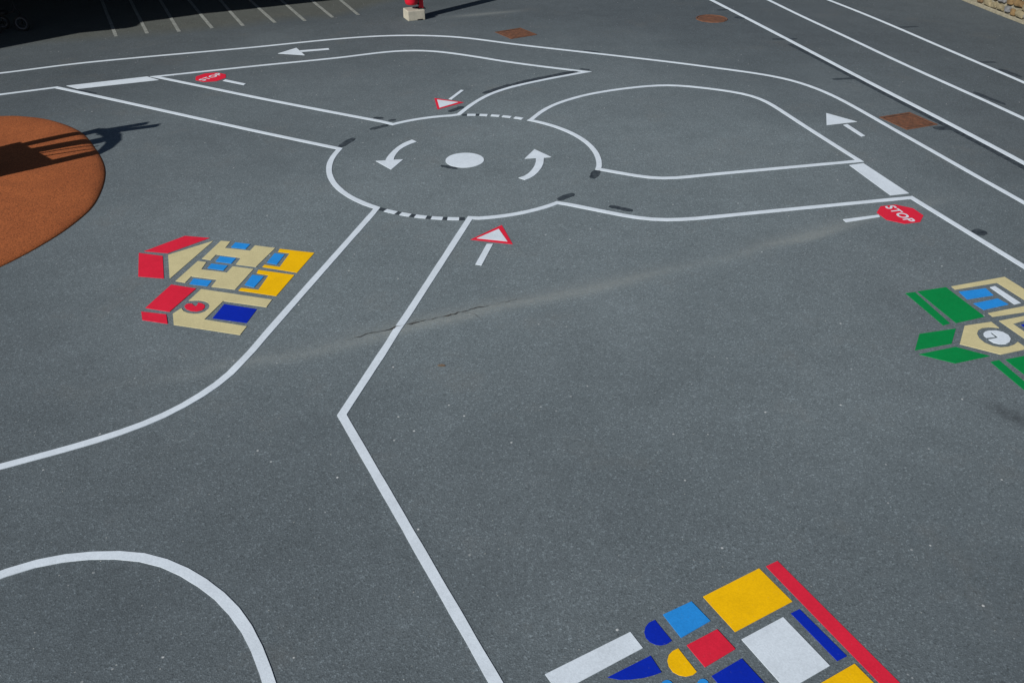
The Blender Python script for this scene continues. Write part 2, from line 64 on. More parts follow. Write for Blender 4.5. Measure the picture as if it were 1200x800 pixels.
 'black_band': [[4.467,14.309],[4.506,14.164],[4.546,14.02],[4.585,13.876],[4.623,13.732],[4.662,13.587],[4.7,13.443],[4.738,13.298],[4.775,13.154],[4.812,13.009],[4.849,12.864],[4.885,12.719],[4.922,12.575],[4.959,12.43],[4.996,12.285],[5.033,12.14],[5.07,11.996],[5.107,11.851],[5.145,11.706],[5.182,11.562],[5.22,11.417],[5.257,11.273],[5.295,11.128],[5.331,10.983],[5.367,10.838],[5.403,10.693],[5.438,10.548],[5.473,10.403],[5.507,10.257],[5.541,10.112],[5.575,9.966],[5.609,9.821],[5.642,9.675],[5.675,9.529],[5.707,9.383],[5.739,9.237],[5.77,9.091],[5.801,8.945],[5.831,8.799],[5.861,8.653],[5.891,8.506],[5.901,8.457]],
 'seam': [[-3.319,5.025],[-2.991,5.128],[-2.541,5.277],[-1.955,5.478],[-1.589,5.605],[-1.308,5.713],[-1.087,5.817],[-0.827,5.943],[-0.416,6.133],[0.0,6.324],[0.291,6.423],[0.743,6.606],[1.216,6.811],[1.799,7.083],[2.421,7.389],[2.985,7.659],[3.6,8.004],[4.444,8.393],[4.776,8.544]],
 'crack': [[-1.308,5.713],[-1.252,5.746],[-1.183,5.779],[-1.107,5.817],[-1.023,5.852],[-0.933,5.904],[-0.866,5.922],[-0.802,5.963],[-0.724,5.988],[-0.661,6.027],[-0.593,6.051],[-0.505,6.098],[-0.416,6.133],[-0.319,6.19],[-0.221,6.228],[-0.086,6.291],[0.065,6.367]],
 'mound': [[-4.614,6.921],[-4.389,7.46],[-4.296,7.925],[-4.296,8.288],[-4.403,8.79],[-4.569,9.241],[-4.849,9.73],[-5.293,10.349],[-5.812,10.746],[-6.227,10.895],[-6.56,10.905],[-7.5,10.75],[-8.4,10.1],[-8.8,9.1],[-8.6,8.0],[-7.9,7.0],[-6.9,6.3],[-5.7,6.1],[-5.0,6.4]],
 'covers': {
  'a': [[4.728,10.905],[5.201,11.067],[5.331,10.652],[4.828,10.424]],
  'b': [[-0.246,15.08],[0.165,15.376],[0.426,14.938],[-0.087,14.649]],
  'c': [3.524,15.975],
 },
 'block': [[-1.989,16.012],[-1.81,15.794],[-1.522,15.914]],
 'shade': [[-8.127,14.114],[-7.568,14.691],[-7.11,15.192],[-6.456,15.499],[-6.459,15.842],[-6.064,16.098],[-5.428,16.529],[-4.73,16.845],[-3.499,17.466]],
 'trike': [[-8.223,15.136],[-8.598,15.108]],
 'wall': [[8.576,17.466],[8.709,16.58],[8.863,15.622]],
 'smudge': [[3.386,4.875],[3.499,4.76],[3.596,4.657]],
 'leaf': [[-0.534,5.382],[-5.604,11.134],[-2.0,3.467]],
}


# ------------------------------------------------------------------ ground height: slight waviness and the low ridge along the cracked seam
SEAM = [Vector(p[:2]) for p in D['seam']]
def seam_dist(x, y):
    """signed distance to the seam (positive on the far side) and the run 0..1 along it"""
    p = Vector((x, y)); best = 9e9; sgn = 1; run = 0
    for i in range(len(SEAM) - 1):
        a, b = SEAM[i], SEAM[i + 1]; ab = b - a
        t = (p - a).dot(ab) / ab.length_squared; tc = min(1, max(0, t))
        d = (p - a - ab * tc).length
        if d < best:
            best = d; sgn = 1 if ab.x * (p - a).y - ab.y * (p - a).x > 0 else -1; run = (i + tc) / (len(SEAM) - 1)
    return best * sgn, run
def hz(x, y):
    z = .006 * math.sin(x * .9 + .7) * math.sin(y * .7 + .3)
    if 4 < y < 10.5 and abs(x) < 6.5:
        d, t = seam_dist(x, y)
        if abs(d) < .5:
            fade = min(1, t * 5, max(0, (3.2 - x) / .9))
            z += fade * (.009 * math.exp(-((d + .03) / .09) ** 2) )
    return z

# ------------------------------------------------------------------ materials
def mat(name):
    m = bpy.data.materials.new(name); m.use_nodes = True
    return m, m.node_tree, m.node_tree.nodes['Principled BSDF']
def N(t, kind, **kw):
    n = t.nodes.new(kind)
    for k, v in kw.items():
        if k in n.inputs: n.inputs[k].default_value = v
        else: setattr(n, k, v)
    return n
def ramp(t, src, stops):
    r = t.nodes.new('ShaderNodeValToRGB'); t.links.new(src, r.inputs[0])
    e = r.color_ramp.elements
    while len(e) < len(stops): e.new(.5)
    for q, (p, c) in zip(e, stops):
        q.position = p; q.color = (c, c, c, 1) if isinstance(c, (int, float)) else (*c, 1)
    return r.outputs[0]
def mix(t, a, b, fac, mode='MIX'):
    n = t.nodes.new('ShaderNodeMix'); n.data_type = 'RGBA'; n.blend_type = mode
    for sock, v in ((n.inputs[0], fac), (n.inputs[6], a), (n.inputs[7], b)):
        if hasattr(v, 'links'): t.links.new(v, sock)
        elif isinstance(v, (int, float)): sock.default_value = v if sock == n.inputs[0] else (v, v, v, 1)
        else: sock.default_value = (*v, 1)
    return n.outputs[2]
def pos(t):
    return t.nodes.new('ShaderNodeNewGeometry').outputs['Position']
def noise_t(t, p, scale, detail=3, rough=.55):
    n = N(t, 'ShaderNodeTexNoise', Scale=scale, Detail=detail, Roughness=rough); t.links.new(p, n.inputs['Vector']); return n.outputs['Fac']
def vor(t, p, scale, out='Color'):
    n = N(t, 'ShaderNodeTexVoronoi', Scale=scale); t.links.new(p, n.inputs['Vector']); return n.outputs[out]
def bump(t, bs, h, strength, dist=.004):
    b = N(t, 'ShaderNodeBump', Strength=strength, Distance=dist); t.links.new(h, b.inputs['Height']); t.links.new(b.outputs[0], bs.inputs['Normal'])

def asphalt_mat():
    m, t, bs = mat('asphalt'); p = pos(t)
    base = mix(t, (.140, .173, .190), (.168, .204, .222), ramp(t, noise_t(t, p, .45, 4), [(.3, 0), (.7, 1)]))
    at = N(t, 'ShaderNodeAttribute', attribute_name='wear_vignette')
    base = mix(t, base, mix(t, base, (.53, .53, .55), 1, 'MULTIPLY'), ramp(t, at.outputs['Fac'], [(0, 1), (1, 0)]))  # painted vignette: asphalt colour darkens away from the middle of the yard
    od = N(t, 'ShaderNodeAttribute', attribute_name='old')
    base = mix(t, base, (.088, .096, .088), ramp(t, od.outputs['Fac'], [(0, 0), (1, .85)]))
    # mottling
    base = mix(t, base, ramp(t, noise_t(t, p, 2.6, 5, .6), [(.25, .91), (.75, 1.08)]), 1, 'MULTIPLY')
    base = mix(t, base, ramp(t, noise_t(t, p, 11, 4, .65), [(.25, .95), (.75, 1.05)]), 1, 'MULTIPLY')
    # aggregate: each chipping its own tone
    sep = N(t, 'ShaderNodeSeparateColor'); t.links.new(vor(t, p, 95), sep.inputs[0])
    base = mix(t, base, ramp(t, sep.outputs[0], [(0, .72), (.12, .92), (.85, 1.02), (1, 1.45)]), 1, 'MULTIPLY')
    sep2 = N(t, 'ShaderNodeSeparateColor'); t.links.new(vor(t, p, 210), sep2.inputs[0])
    base = mix(t, base, ramp(t, sep2.outputs[1], [(0, .72), (.2, .95), (.85, 1.02), (1, 1.5)]), 1, 'MULTIPLY')
    # brownish grime
    base = mix(t, base, (.115, .105, .09), ramp(t, noise_t(t, p, 1.3, 6, .7), [(.56, 0), (.78, .32)]))
    # rare pale grit and white specks
    sp = N(t, 'ShaderNodeTexVoronoi', Scale=9); t.links.new(p, sp.inputs['Vector'])
    s3 = N(t, 'ShaderNodeSeparateColor'); t.links.new(sp.outputs['Color'], s3.inputs[0])
    near = ramp(t, sp.outputs['Distance'], [(.045, 1), (.085, 0)])
    rare = ramp(t, s3.outputs[0], [(.72, 0), (.9, 1)])
    base = mix(t, base, (.50, .53, .54), mix(t, 0, near, rare))
    sp4 = N(t, 'ShaderNodeTexVoronoi', Scale=26); t.links.new(p, sp4.inputs['Vector'])
    s5 = N(t, 'ShaderNodeSeparateColor'); t.links.new(sp4.outputs['Color'], s5.inputs[0])
    base = mix(t, base, (.34, .36, .35), mix(t, 0, ramp(t, sp4.outputs['Distance'], [(.06, 1), (.12, 0)]), ramp(t, s5.outputs[0], [(.80, 0), (.95, 1)])))
    stn = N(t, 'ShaderNodeAttribute', attribute_name='stain')
    base = mix(t, base, (.03, .034, .04), stn.outputs['Fac'])
    # chalky scuffs
    sc = mix(t, 0, ramp(t, noise_t(t, p, 1.9, 3, .5), [(.60, 0), (.72, 1)]), ramp(t, noise_t(t, p, 48, 5, .8), [(.52, 0), (.72, .5)]))
    base = mix(t, base, (.30, .33, .34), sc)
    # dust lying along the seam
    du = N(t, 'ShaderNodeAttribute', attribute_name='dust')
    base = mix(t, base, (.24, .265, .262), mix(t, 0, du.outputs['Fac'], ramp(t, noise_t(t, p, 26, 5, .7), [(.3, .25), (.68, .9)])))
    t.links.new(base, bs.inputs['Base Color'])
    bs.inputs['Roughness'].default_value = .92; bs.inputs['Specular IOR Level'].default_value = .22
    bump(t, bs, vor(t, p, 95, 'Distance'), .35, .004)
    return m
def paint_mat(name, c, dirt=.25, wear_vignette=0.0, rough=.85):
    m, t, bs = mat(name); p = pos(t)
    dark = tuple(v * .74 for v in c)
    b = mix(t, c, dark, ramp(t, noise_t(t, p, 5, 6, .7), [(.35, 0), (.75, dirt * 2.2)]))
    sep = N(t, 'ShaderNodeSeparateColor'); t.links.new(vor(t, p, 120), sep.inputs[0])
    b = mix(t, b, ramp(t, sep.outputs[0], [(0, .93), (1, 1.04)]), 1, 'MULTIPLY')
    if wear_vignette:
        b = mix(t, b, (.115, .125, .115), ramp(t, noise_t(t, p, 14, 6, .75), [(.5 - wear_vignette * .3, 0), (.62, wear_vignette)]))
    else:
        b = mix(t, b, (.15, .17, .18), ramp(t, noise_t(t, p, 60, 4, .7), [(.66, 0), (.76, .7)]))
    t.links.new(b, bs.inputs['Base Color']); bs.inputs['Roughness'].default_value = rough; bs.inputs['Specular IOR Level'].default_value = .12
    bump(t, bs, vor(t, p, 100, 'Distance'), .12, .002)
    return m
def plain_mat(name, c, c2=None, scale=8, rough=.7, b=.2, metallic=0, grain=None):
    m, t, bs = mat(name); p = pos(t)
    cc = mix(t, c, c2 or tuple(v * .75 for v in c), ramp(t, noise_t(t, p, scale, 5, .65), [(.35, 0), (.7, 1)]))
    if grain:
        sep = N(t, 'ShaderNodeSeparateColor'); t.links.new(vor(t, p, grain), sep.inputs[0])
        cc = mix(t, cc, ramp(t, sep.outputs[0], [(0, .55), (.45, .97), (1, 1.35)]), 1, 'MULTIPLY')
    t.links.new(cc, bs.inputs['Base Color']); bs.inputs['Roughness'].default_value = rough; bs.inputs['Metallic'].default_value = metallic
    bs.inputs['Specular IOR Level'].default_value = .3
    if b: bump(t, bs, noise_t(t, p, grain or scale * 6, 3), b, .006)
    return m
M = dict(
    asphalt=asphalt_mat(),
    white=paint_mat('white_road_paint', (.67, .755, .84)),
    worn=paint_mat('worn_white_paint', (.40, .43, .42), .5, .75),
    red=paint_mat('red_road_paint', (.72, .020, .052)),
    tan=paint_mat('tan_road_paint', (.61, .55, .31)),
    sky=paint_mat('sky_blue_road_paint', (.022, .27, .74)),
    navy=paint_mat('navy_road_paint', (.002, .022, .42)),
    yellow=paint_mat('yellow_road_paint', (.91, .52, .002)),
    green=paint_mat('green_road_paint', (.001, .235, .058)),
    black=plain_mat('black_cover_paint', (.012, .020, .030), (.062, .080, .094), 19, .85, .2),
    crack=plain_mat('crack_dirt', (.045, .042, .038), (.105, .10, .09), 40, .95, .3),
    rubber=plain_mat('terracotta_rubber_crumb', (.345, .100, .030), (.28, .078, .023), 1.6, .95, .55, 0, 130),
    rust=plain_mat('rusty_iron', (.185, .078, .042), (.085, .045, .03), 13, .9, .6),
    concrete=plain_mat('pale_concrete', (.44, .42, .35), (.34, .33, .28), 9, .9, .5),
    redpaint=plain_mat('red_enamel', (.55, .012, .03), (.45, .01, .025), 3, .35, .0),
    dark=plain_mat('dark_rubber', (.012, .012, .014), (.02, .02, .02), 20, .7, .2),
    greymetal=plain_mat('light_grey_plastic', (.11, .11, .13), (.08, .08, .09), 9, .5, 0),
    leaf=plain_mat('dry_leaf', (.17, .12, .08), (.13, .10, .075), 20, .9, .2),
    mortar=plain_mat('pale_mortar', (.30, .28, .21), (.20, .185, .14), 14, .95, .6),
    timber=plain_mat('brown_timber', (.16, .09, .05), (.10, .06, .035), 5, .8, .3),
    roofing=plain_mat('dark_roof_sheet', (.06, .062, .066), (.04, .042, .045), 2, .7, .1),
    render_=plain_mat('dark_wall_render', (.10, .095, .09), (.07, .066, .062), 3, .9, .3),
)
STONE = [plain_mat('stone_%s' % n, c, c2, 11, .9, .7) for n, c, c2 in (
    ('ochre', (.21, .14, .065), (.12, .08, .04)), ('buff', (.25, .215, .135), (.16, .14, .09)), ('grey', (.25, .25, .23), (.17, .17, .16)),
    ('brown', (.19, .125, .065), (.13, .085, .05)), ('slate', (.20, .205, .21), (.14, .145, .15)))]

# ------------------------------------------------------------------ helpers
def link(name, me, m, parent=None, loc=None):
    o = bpy.data.objects.new(name, me); col.objects.link(o)
    if m is not None and not me.materials: me.materials.append(m)
    if parent: o.parent = parent
    if loc: o.location = loc
    return o
def tag(o, label=None, cat=None, group=None, kind=None):
    for k, v in (('label', label), ('category', cat), ('group', group), ('kind', kind)):
        if v: o[k] = v
    return o
def empty(name, loc, rz=0):
    e = bpy.data.objects.new(name, None); col.objects.link(e); e.empty_display_size = .1
    e.location = loc; e.rotation_euler.z = rz; return e
def from_bm(name, bm, m, parent=None, smooth=False, loc=None):
    me = bpy.data.meshes.new(name); bmesh.ops.recalc_face_normals(bm, faces=bm.faces); bm.to_mesh(me); bm.free()
    if smooth:
        for f in me.polygons: f.use_smooth = True
    return link(name, me, m, parent, loc)
BASE = -.004
def origin_of(pts):
    n = len(pts); return Vector((sum(p[0] for p in pts) / n, sum(p[1] for p in pts) / n))
def local(parent):
    return Vector(parent.location[:2]) if parent else None
layer = [0]
def lift():
    layer[0] = (layer[0] + 1) % 8; return .0030 + .00025 * layer[0]
def ribbon(pts, width, closed=False, step=.06):
    """mitred painted line; returns left/right point lists"""
    P = [Vector(p[:2]) for p in pts]
    if closed and (P[0] - P[-1]).length < .02: P.pop()
    Q = []                                   # subdivide so that the paint follows the ground
    n = len(P); rng = n if closed else n - 1
    for i in range(rng):
        a, b = P[i], P[(i + 1) % n]; k = max(1, int((b - a).length / step))
        Q += [a.lerp(b, j / k) for j in range(k)]
    if not closed: Q.append(P[-1])
    n = len(Q); Lp, Rp = [], []
    for i in range(n):
        if closed: d0 = (Q[i] - Q[i - 1]).normalized(); d1 = (Q[(i + 1) % n] - Q[i]).normalized()
        else:
            d0 = (Q[i] - Q[i - 1]).normalized() if i else (Q[1] - Q[0]).normalized()
            d1 = (Q[i + 1] - Q[i]).normalized() if i < n - 1 else d0
        t = d0 + d1; t = t.normalized() if t.length > .05 else d0
        nn = Vector((-t.y, t.x)); s = 1 / max(.22, nn.dot(Vector((-d0.y, d0.x))))
        e = width / 2 * s + .0025 * noise.noise(Vector((Q[i].x * 5, Q[i].y * 5, 1)))
        Lp.append(Q[i] + nn * e); Rp.append(Q[i] - nn * e)
    return Lp, Rp
def line_obj(name, pts, width, m, parent=None, closed=False, z=None):
    Lp, Rp = ribbon(pts, width, closed); n = len(Lp); z = z or lift()
    o = local(parent) if parent else origin_of([tuple(p) for p in Lp])
    v, f = [], []
    for a, b in zip(Lp, Rp):
        for q, top in ((a, 1), (b, 1), (a, 0), (b, 0)):
            v.append((q.x - o.x, q.y - o.y, hz(q.x, q.y) + (z if top else BASE)))
    for i in range(n if closed else n - 1):
        a = 4 * i; b = 4 * ((i + 1) % n)
        f += [(a, a + 1, b + 1, b), (a + 2, a, b, b + 2), (a + 1, a + 3, b + 3, b + 1)]
    if not closed: f += [(0, 2, 3, 1), (4 * n - 4, 4 * n - 3, 4 * n - 1, 4 * n - 2)]
    me = bpy.data.meshes.new(name); me.from_pydata(v, [], f)
    bm = bmesh.new(); bm.from_mesh(me); bmesh.ops.recalc_face_normals(bm, faces=bm.faces); bm.to_mesh(me); bm.free()
    return link(name, me, m, parent, None if parent else (o.x, o.y, 0))
def patch(name, pts, m, parent=None, z=None):
    """flat painted shape cut from thin sheet paint, laid on the ground"""
    P = [Vector((p[0], p[1], 0)) for p in pts]; z = z or lift()
    o = local(parent) if parent else origin_of(pts)
    bm = bmesh.new()
    top = [bm.verts.new((p.x - o.x, p.y - o.y, 0)) for p in P]
    for t in tessellate_polygon([P]): 
        try: bm.faces.new([top[i] for i in t])
        except ValueError: pass
    bmesh.ops.recalc_face_normals(bm, faces=bm.faces)
    if bm.faces[0].normal.z < 0 if bm.faces else False: bmesh.ops.reverse_faces(bm, faces=bm.faces)
    # cut into small cells where the sheet is large, so that it follows the ground
    ext = max(max(p.x for p in P) - min(p.x for p in P), max(p.y for p in P) - min(p.y for p in P))
    for v in top: v.co.z = 0
    low = {}
    edges = [e for e in bm.edges if len(e.link_faces) == 1]
    for v in list(bm.verts):
        low[v] = bm.verts.new((v.co.x, v.co.y, BASE - z))
    for e in edges:
        a, b = e.verts
        try: bm.faces.new((a, b, low[b], low[a]))
        except ValueError: pass
    bmesh.ops.recalc_face_normals(bm, faces=bm.faces)
    for v in bm.verts: v.co.z += z + hz(v.co.x + o.x, v.co.y + o.y)
    me = bpy.data.meshes.new(name); bm.to_mesh(me); bm.free()
    return link(name, me, m, parent, None if parent else (o.x, o.y, 0))
def bm_box(bm, c, s, rz=0, bevel=0, rx=0, ry=0):
    r = bmesh.ops.create_cube(bm, size=1)
    mt = Matrix.Translation(c) @ Matrix.Rotation(rz, 4, 'Z') @ Matrix.Rotation(ry, 4, 'Y') @ Matrix.Rotation(rx, 4, 'X') @ Matrix.Diagonal((*s, 1))
    bmesh.ops.transform(bm, matrix=mt, verts=r['verts'])
    if bevel:
        ed = list({e for v in r['verts'] for e in v.link_edges})
        bmesh.ops.bevel(bm, geom=ed, offset=bevel, segments=2, affect='EDGES', profile=.5)
def bm_tube(bm, path, r, seg=10, cap=True):
    P = [Vector(p) for p in path]; rings = []
    up = Vector((0, 0, 1))
    for i, p in enumerate(P):
        d = (P[min(i + 1, len(P) - 1)] - P[max(i - 1, 0)]).normalized()
        s = d.cross(up if abs(d.z) < .95 else Vector((1, 0, 0))).normalized(); t = s.cross(d)
        rr = r[i] if isinstance(r, (list, tuple)) else r
        rings.append([bm.verts.new(p + (s * math.cos(a) + t * math.sin(a)) * rr) for a in [2 * math.pi * k / seg for k in range(seg)]])
    for A, B in zip(rings, rings[1:]):
        for k in range(seg): bm.faces.new((A[k], A[(k + 1) % seg], B[(k + 1) % seg], B[k]))
    if cap: bm.faces.new(rings[0][::-1]); bm.faces.new(rings[-1])
def bm_torus(bm, c, axis, R0, r0, n=28, s=8):
    ax = Vector(axis).normalized(); u = ax.orthogonal().normalized(); v = ax.cross(u); rr = []
    for i in range(n):
        a = 2 * math.pi * i / n; d = u * math.cos(a) + v * math.sin(a)
        rr.append([bm.verts.new(Vector(c) + d * (R0 + r0 * math.cos(b)) + ax * r0 * math.sin(b)) for b in [2 * math.pi * k / s for k in range(s)]])
    for i in range(n):
        A, B = rr[i], rr[(i + 1) % n]
        for k in range(s): bm.faces.new((A[k], A[(k + 1) % s], B[(k + 1) % s], B[k]))

# ------------------------------------------------------------------ ground: one sheet to the horizon, fine mesh where the yard is
def axis(lo, hi, st):
    n = int(round((hi - lo) / st)); return [lo + st * i for i in range(n + 1)]
xs = [-900, -300, -100, -40, -20, -14] + axis(-11, 11, .0625) + [14, 20, 40, 100, 300, 900]
ys = [-900, -300, -100, -40, -15, -5, 0] + axis(1.5, 19, .0625) + [22, 27, 40, 100, 300, 900]
verts = []; dust = []; wear_vignette = []; old = []; stain = []
CX, CY = D['shapes']['disc']['c']
STX, STY = D['smudge'][1][:2]; STD = Vector((D['smudge'][2][0] - D['smudge'][0][0], D['smudge'][2][1] - D['smudge'][0][1])).normalized()
for y in ys:
    for x in xs:
        verts.append((x, y, hz(x, y) if abs(x) < 12 and 0 < y < 20 else 0))
        du = 0
        if 4 < y < 11 and abs(x) < 7:
            d, t = seam_dist(x, y); d += .05 * noise.noise(Vector((x * 2.3, y * 2.3, 0)))
            fade = min(1, t * 4, (1 - t) * 6) * (.6 + .7 * noise.noise(Vector((x * .9, y * .9, 5))))
            du = max(0, fade) * (1.1 * math.exp(-((d + .05) / .065) ** 2) + .4 * math.exp(-((d - .05) / .09) ** 2))
        if -1.6 < x < .6 and 15.5 < y < 17.4:      # pale dust by the red post
            du = max(du, .8 * math.exp(-((y - 16.35 - .38 * (x + .5)) / .10) ** 2) * max(0, 1 - ((x + .45) / .75) ** 2))
        dust.append(min(1, du))
        st = 0
        if 2.8 < x < 4.4 and 4.0 < y < 5.6:
            q = (x - STX) * STD[0] + (y - STY) * STD[1]; w_ = -(x - STX) * STD[1] + (y - STY) * STD[0] + .04 * noise.noise(Vector((x * 6, y * 6, 9)))
            st = .7 * math.exp(-(w_ / .05) ** 2) * math.exp(-(q / .2) ** 2)
        stain.append(st)
        # vignette painted into the asphalt: pale in the middle, darker outward, broken by noise
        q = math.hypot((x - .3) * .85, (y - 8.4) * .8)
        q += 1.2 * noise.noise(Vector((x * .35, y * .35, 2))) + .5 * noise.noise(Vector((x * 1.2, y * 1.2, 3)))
        wear_vignette.append(min(1, max(0, 1 - (q - 1.8) / 4.6)))
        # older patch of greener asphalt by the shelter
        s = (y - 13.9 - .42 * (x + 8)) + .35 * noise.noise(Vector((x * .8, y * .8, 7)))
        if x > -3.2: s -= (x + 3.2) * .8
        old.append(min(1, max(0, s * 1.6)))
nx = len(xs)
faces = [(j * nx + i, j * nx + i + 1, (j + 1) * nx + i + 1, (j + 1) * nx + i) for j in range(len(ys) - 1) for i in range(nx - 1)]
me = bpy.data.meshes.new('ground'); me.from_pydata(verts, [], faces)
for nm, arr in (('dust', dust), ('wear_vignette', wear_vignette), ('old', old), ('stain', stain)):
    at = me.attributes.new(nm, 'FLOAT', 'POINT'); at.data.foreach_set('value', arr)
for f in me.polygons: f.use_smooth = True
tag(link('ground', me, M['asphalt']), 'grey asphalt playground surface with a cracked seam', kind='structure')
cr = []
random.seed(4)
for i, p in enumerate(D['crack']):
    cr.append(Vector(p[:2]))
crk = []
for a, b in zip(cr, cr[1:]):
    k = max(2, int((b - a).length / .025)); nrm = Vector((-(b - a).y, (b - a).x)).normalized()
    crk += [a.lerp(b, j / k) + nrm * random.uniform(-.013, .013) for j in range(k)]
oc = origin_of([tuple(p) for p in crk]); v = []; f = []
def side_crack(i, ang, ln):
    p = crk[i].copy(); d = (crk[i + 1] - crk[i]).normalized(); d.rotate(Matrix.Rotation(ang, 2)); q = [p]
    while ln > 0:
        d.rotate(Matrix.Rotation(random.uniform(-.5, .5), 2)); q.append(q[-1] + d * .02); ln -= .02
    for k, p in enumerate(q):
        nn = Vector((-d.y, d.x)) * (.0022 * (1 - k / len(q)) + .0004)
        for r_ in (p + nn, p - nn): v.append((r_.x - oc.x, r_.y - oc.y, hz(r_.x, r_.y) + .0058))
        if k: j = len(v); f.append((j - 4, j - 3, j - 1, j - 2))
for i_, a_, l_ in ((18, .7, .16), (33, -.6, .22), (47, .5, .14), (60, -.8, .12)):
    if i_ < len(crk) - 1: side_crack(i_, a_, l_)
n = len(crk)
for i, p in enumerate(crk):
    d = (crk[min(i + 1, n - 1)] - crk[max(i - 1, 0)]).normalized(); nn = Vector((-d.y, d.x))
    wd = max(.0008, (.004 + .008 * noise.noise(Vector((p.x * 9, p.y * 9, 3))) + random.uniform(-.002, .003)) * min(1, 6 * i / n, 3 * (n - 1 - i) / n))
    for q in (p + nn * wd, p - nn * wd): v.append((q.x - oc.x, q.y - oc.y, hz(q.x, q.y) + .0062))
    if i: j = len(v); f.append((j - 4, j - 3, j - 1, j - 2))
me = bpy.data.meshes.new('crack'); me.from_pydata(v, [], f)
tag(link('asphalt_crack', me, M['crack'], None, (oc.x, oc.y, 0)), 'thin jagged dark crack running along the dusty seam in the asphalt', kind='structure')

# ------------------------------------------------------------------ painted lines of the road circuit
LW = .0615
L = D['lines']
for key, closed, label in (
    ('outer', False, 'long white outer line curving round the whole painted road circuit'),
    ('island_far', True, 'closed white outline with a sharp tip behind the roundabout, around the far triangular sign'),
    ('island_right', True, 'closed white outline of the empty rounded block beside the white straight arrow'),
    ('block_left', False, 'white line bordering the roundabout and passing the red roofed painted house'),
    ('block_near', False, 'white line with a sharp bend bordering the roundabout and the near triangular sign'),
    ('near_arc', False, 'white rounded corner line on its own, farthest from the roundabout')):
    tag(line_obj('painted_lane_line', L[key], LW, M['white'], None, closed), label, 'line marking', 'white lines of the road circuit')
for key, label in (('track_a', 'white track line with a black painted band along its side'), ('track_b', 'plain white track line between two other track lines'), ('track_c', 'white track line closest to the stone wall')):
    tag(line_obj('painted_track_line', L[key], .072 if key == 'track_a' else .066, M['white']), label, 'line marking', 'parallel track lines')
ORD = ('closest to', 'second from', 'third from', 'fourth from', 'fifth from', 'sixth from', 'seventh from', 'eighth from', 'ninth from')
for k, (a, b) in enumerate(D['bays']):
    tag(line_obj('worn_bay_line', [a, b], .055, M['worn']), 'thin worn white bay line in the row by the shelter shade, %s the tricycle' % ORD[k], 'line marking', 'worn bay lines by the shelter')
S = D['shapes']
tag(patch('painted_stop_bar', S['stop_bar_left'], M['white']), 'wide white stop bar at the lane mouth by the shelter side', 'stop bar')
tag(patch('painted_stop_bar', S['stop_bar_right'], M['white']), 'wide white stop bar at the lane mouth by the large red stop sign', 'stop bar')

# roundabout
c, r = S['disc']['c'], S['disc']['r']
tag(patch('painted_disc', [(c[0] + r * math.cos(2 * math.pi * i / 48), c[1] + r * math.sin(2 * math.pi * i / 48)) for i in range(48)], M['white']),
    'solid white disc painted in the centre of the roundabout', 'disc')
RR = 1.528
def ring_arc(a0, a1, n=6):
    d = (a1 - a0 + math.pi) % (2 * math.pi) - math.pi
    return [(CX + RR * math.cos(a0 + d * i / n), CY + RR * math.sin(a0 + d * i / n)) for i in range(n + 1)]
for wk, bk, label in (('dash_near_w', 'dash_near_b', 'dashed give way line of white and black pieces at the near roundabout exit'),
                      ('dash_far_w', 'dash_far_b', 'dashed white give way line across the far lane of the roundabout')):
    mid = ring_arc(*S[wk][2])[3]
    e = tag(empty('dashed_line', (mid[0], mid[1], 0)), label, 'dashed line')
    for a in S[wk]: line_obj('dash', ring_arc(*a), .064, M['white'], e, z=.0042)
    for a in S[bk]: line_obj('black_gap', ring_arc(*a), .066, M['black'], e, z=.0034)
for key, label in (('curved_left', 'curved white arrow on the roundabout with its head towards the red roofed house'), ('curved_right', 'curved white arrow on the roundabout with its head pointing away from the dashed exit')):
    tag(patch('painted_arrow', S[key][0], M['white']), label, 'arrow')
for key, label in (('arrow_far', 'small straight white arrow between the outer line and the far island outline'), ('arrow_right', 'straight white arrow pointing up the lane near the rusty square cover')):
    o = origin_of(S[key][0]); e = tag(empty('painted_arrow', (o.x, o.y, 0)), label, 'arrow')
    patch('arrow_head', S[key][0], M['white'], e, .0040); patch('arrow_shaft', S[key][1], M['white'], e, .0034)
for key, label in (('gw_near', 'red bordered white triangle sign painted by the sharply bent white line'), ('gw_far', 'small red bordered triangle sign painted upside down beyond the roundabout')):
    q = S[key]; o = origin_of(q['red']); e = tag(empty('painted_give_way_sign', (o.x, o.y, 0)), label, 'painted sign')
    patch('red_triangle', q['red'], M['red'], e, .0034); patch('white_triangle', q['white'], M['white'], e, .0058); patch('sign_pole', q['stem'], M['white'], e, .0046)
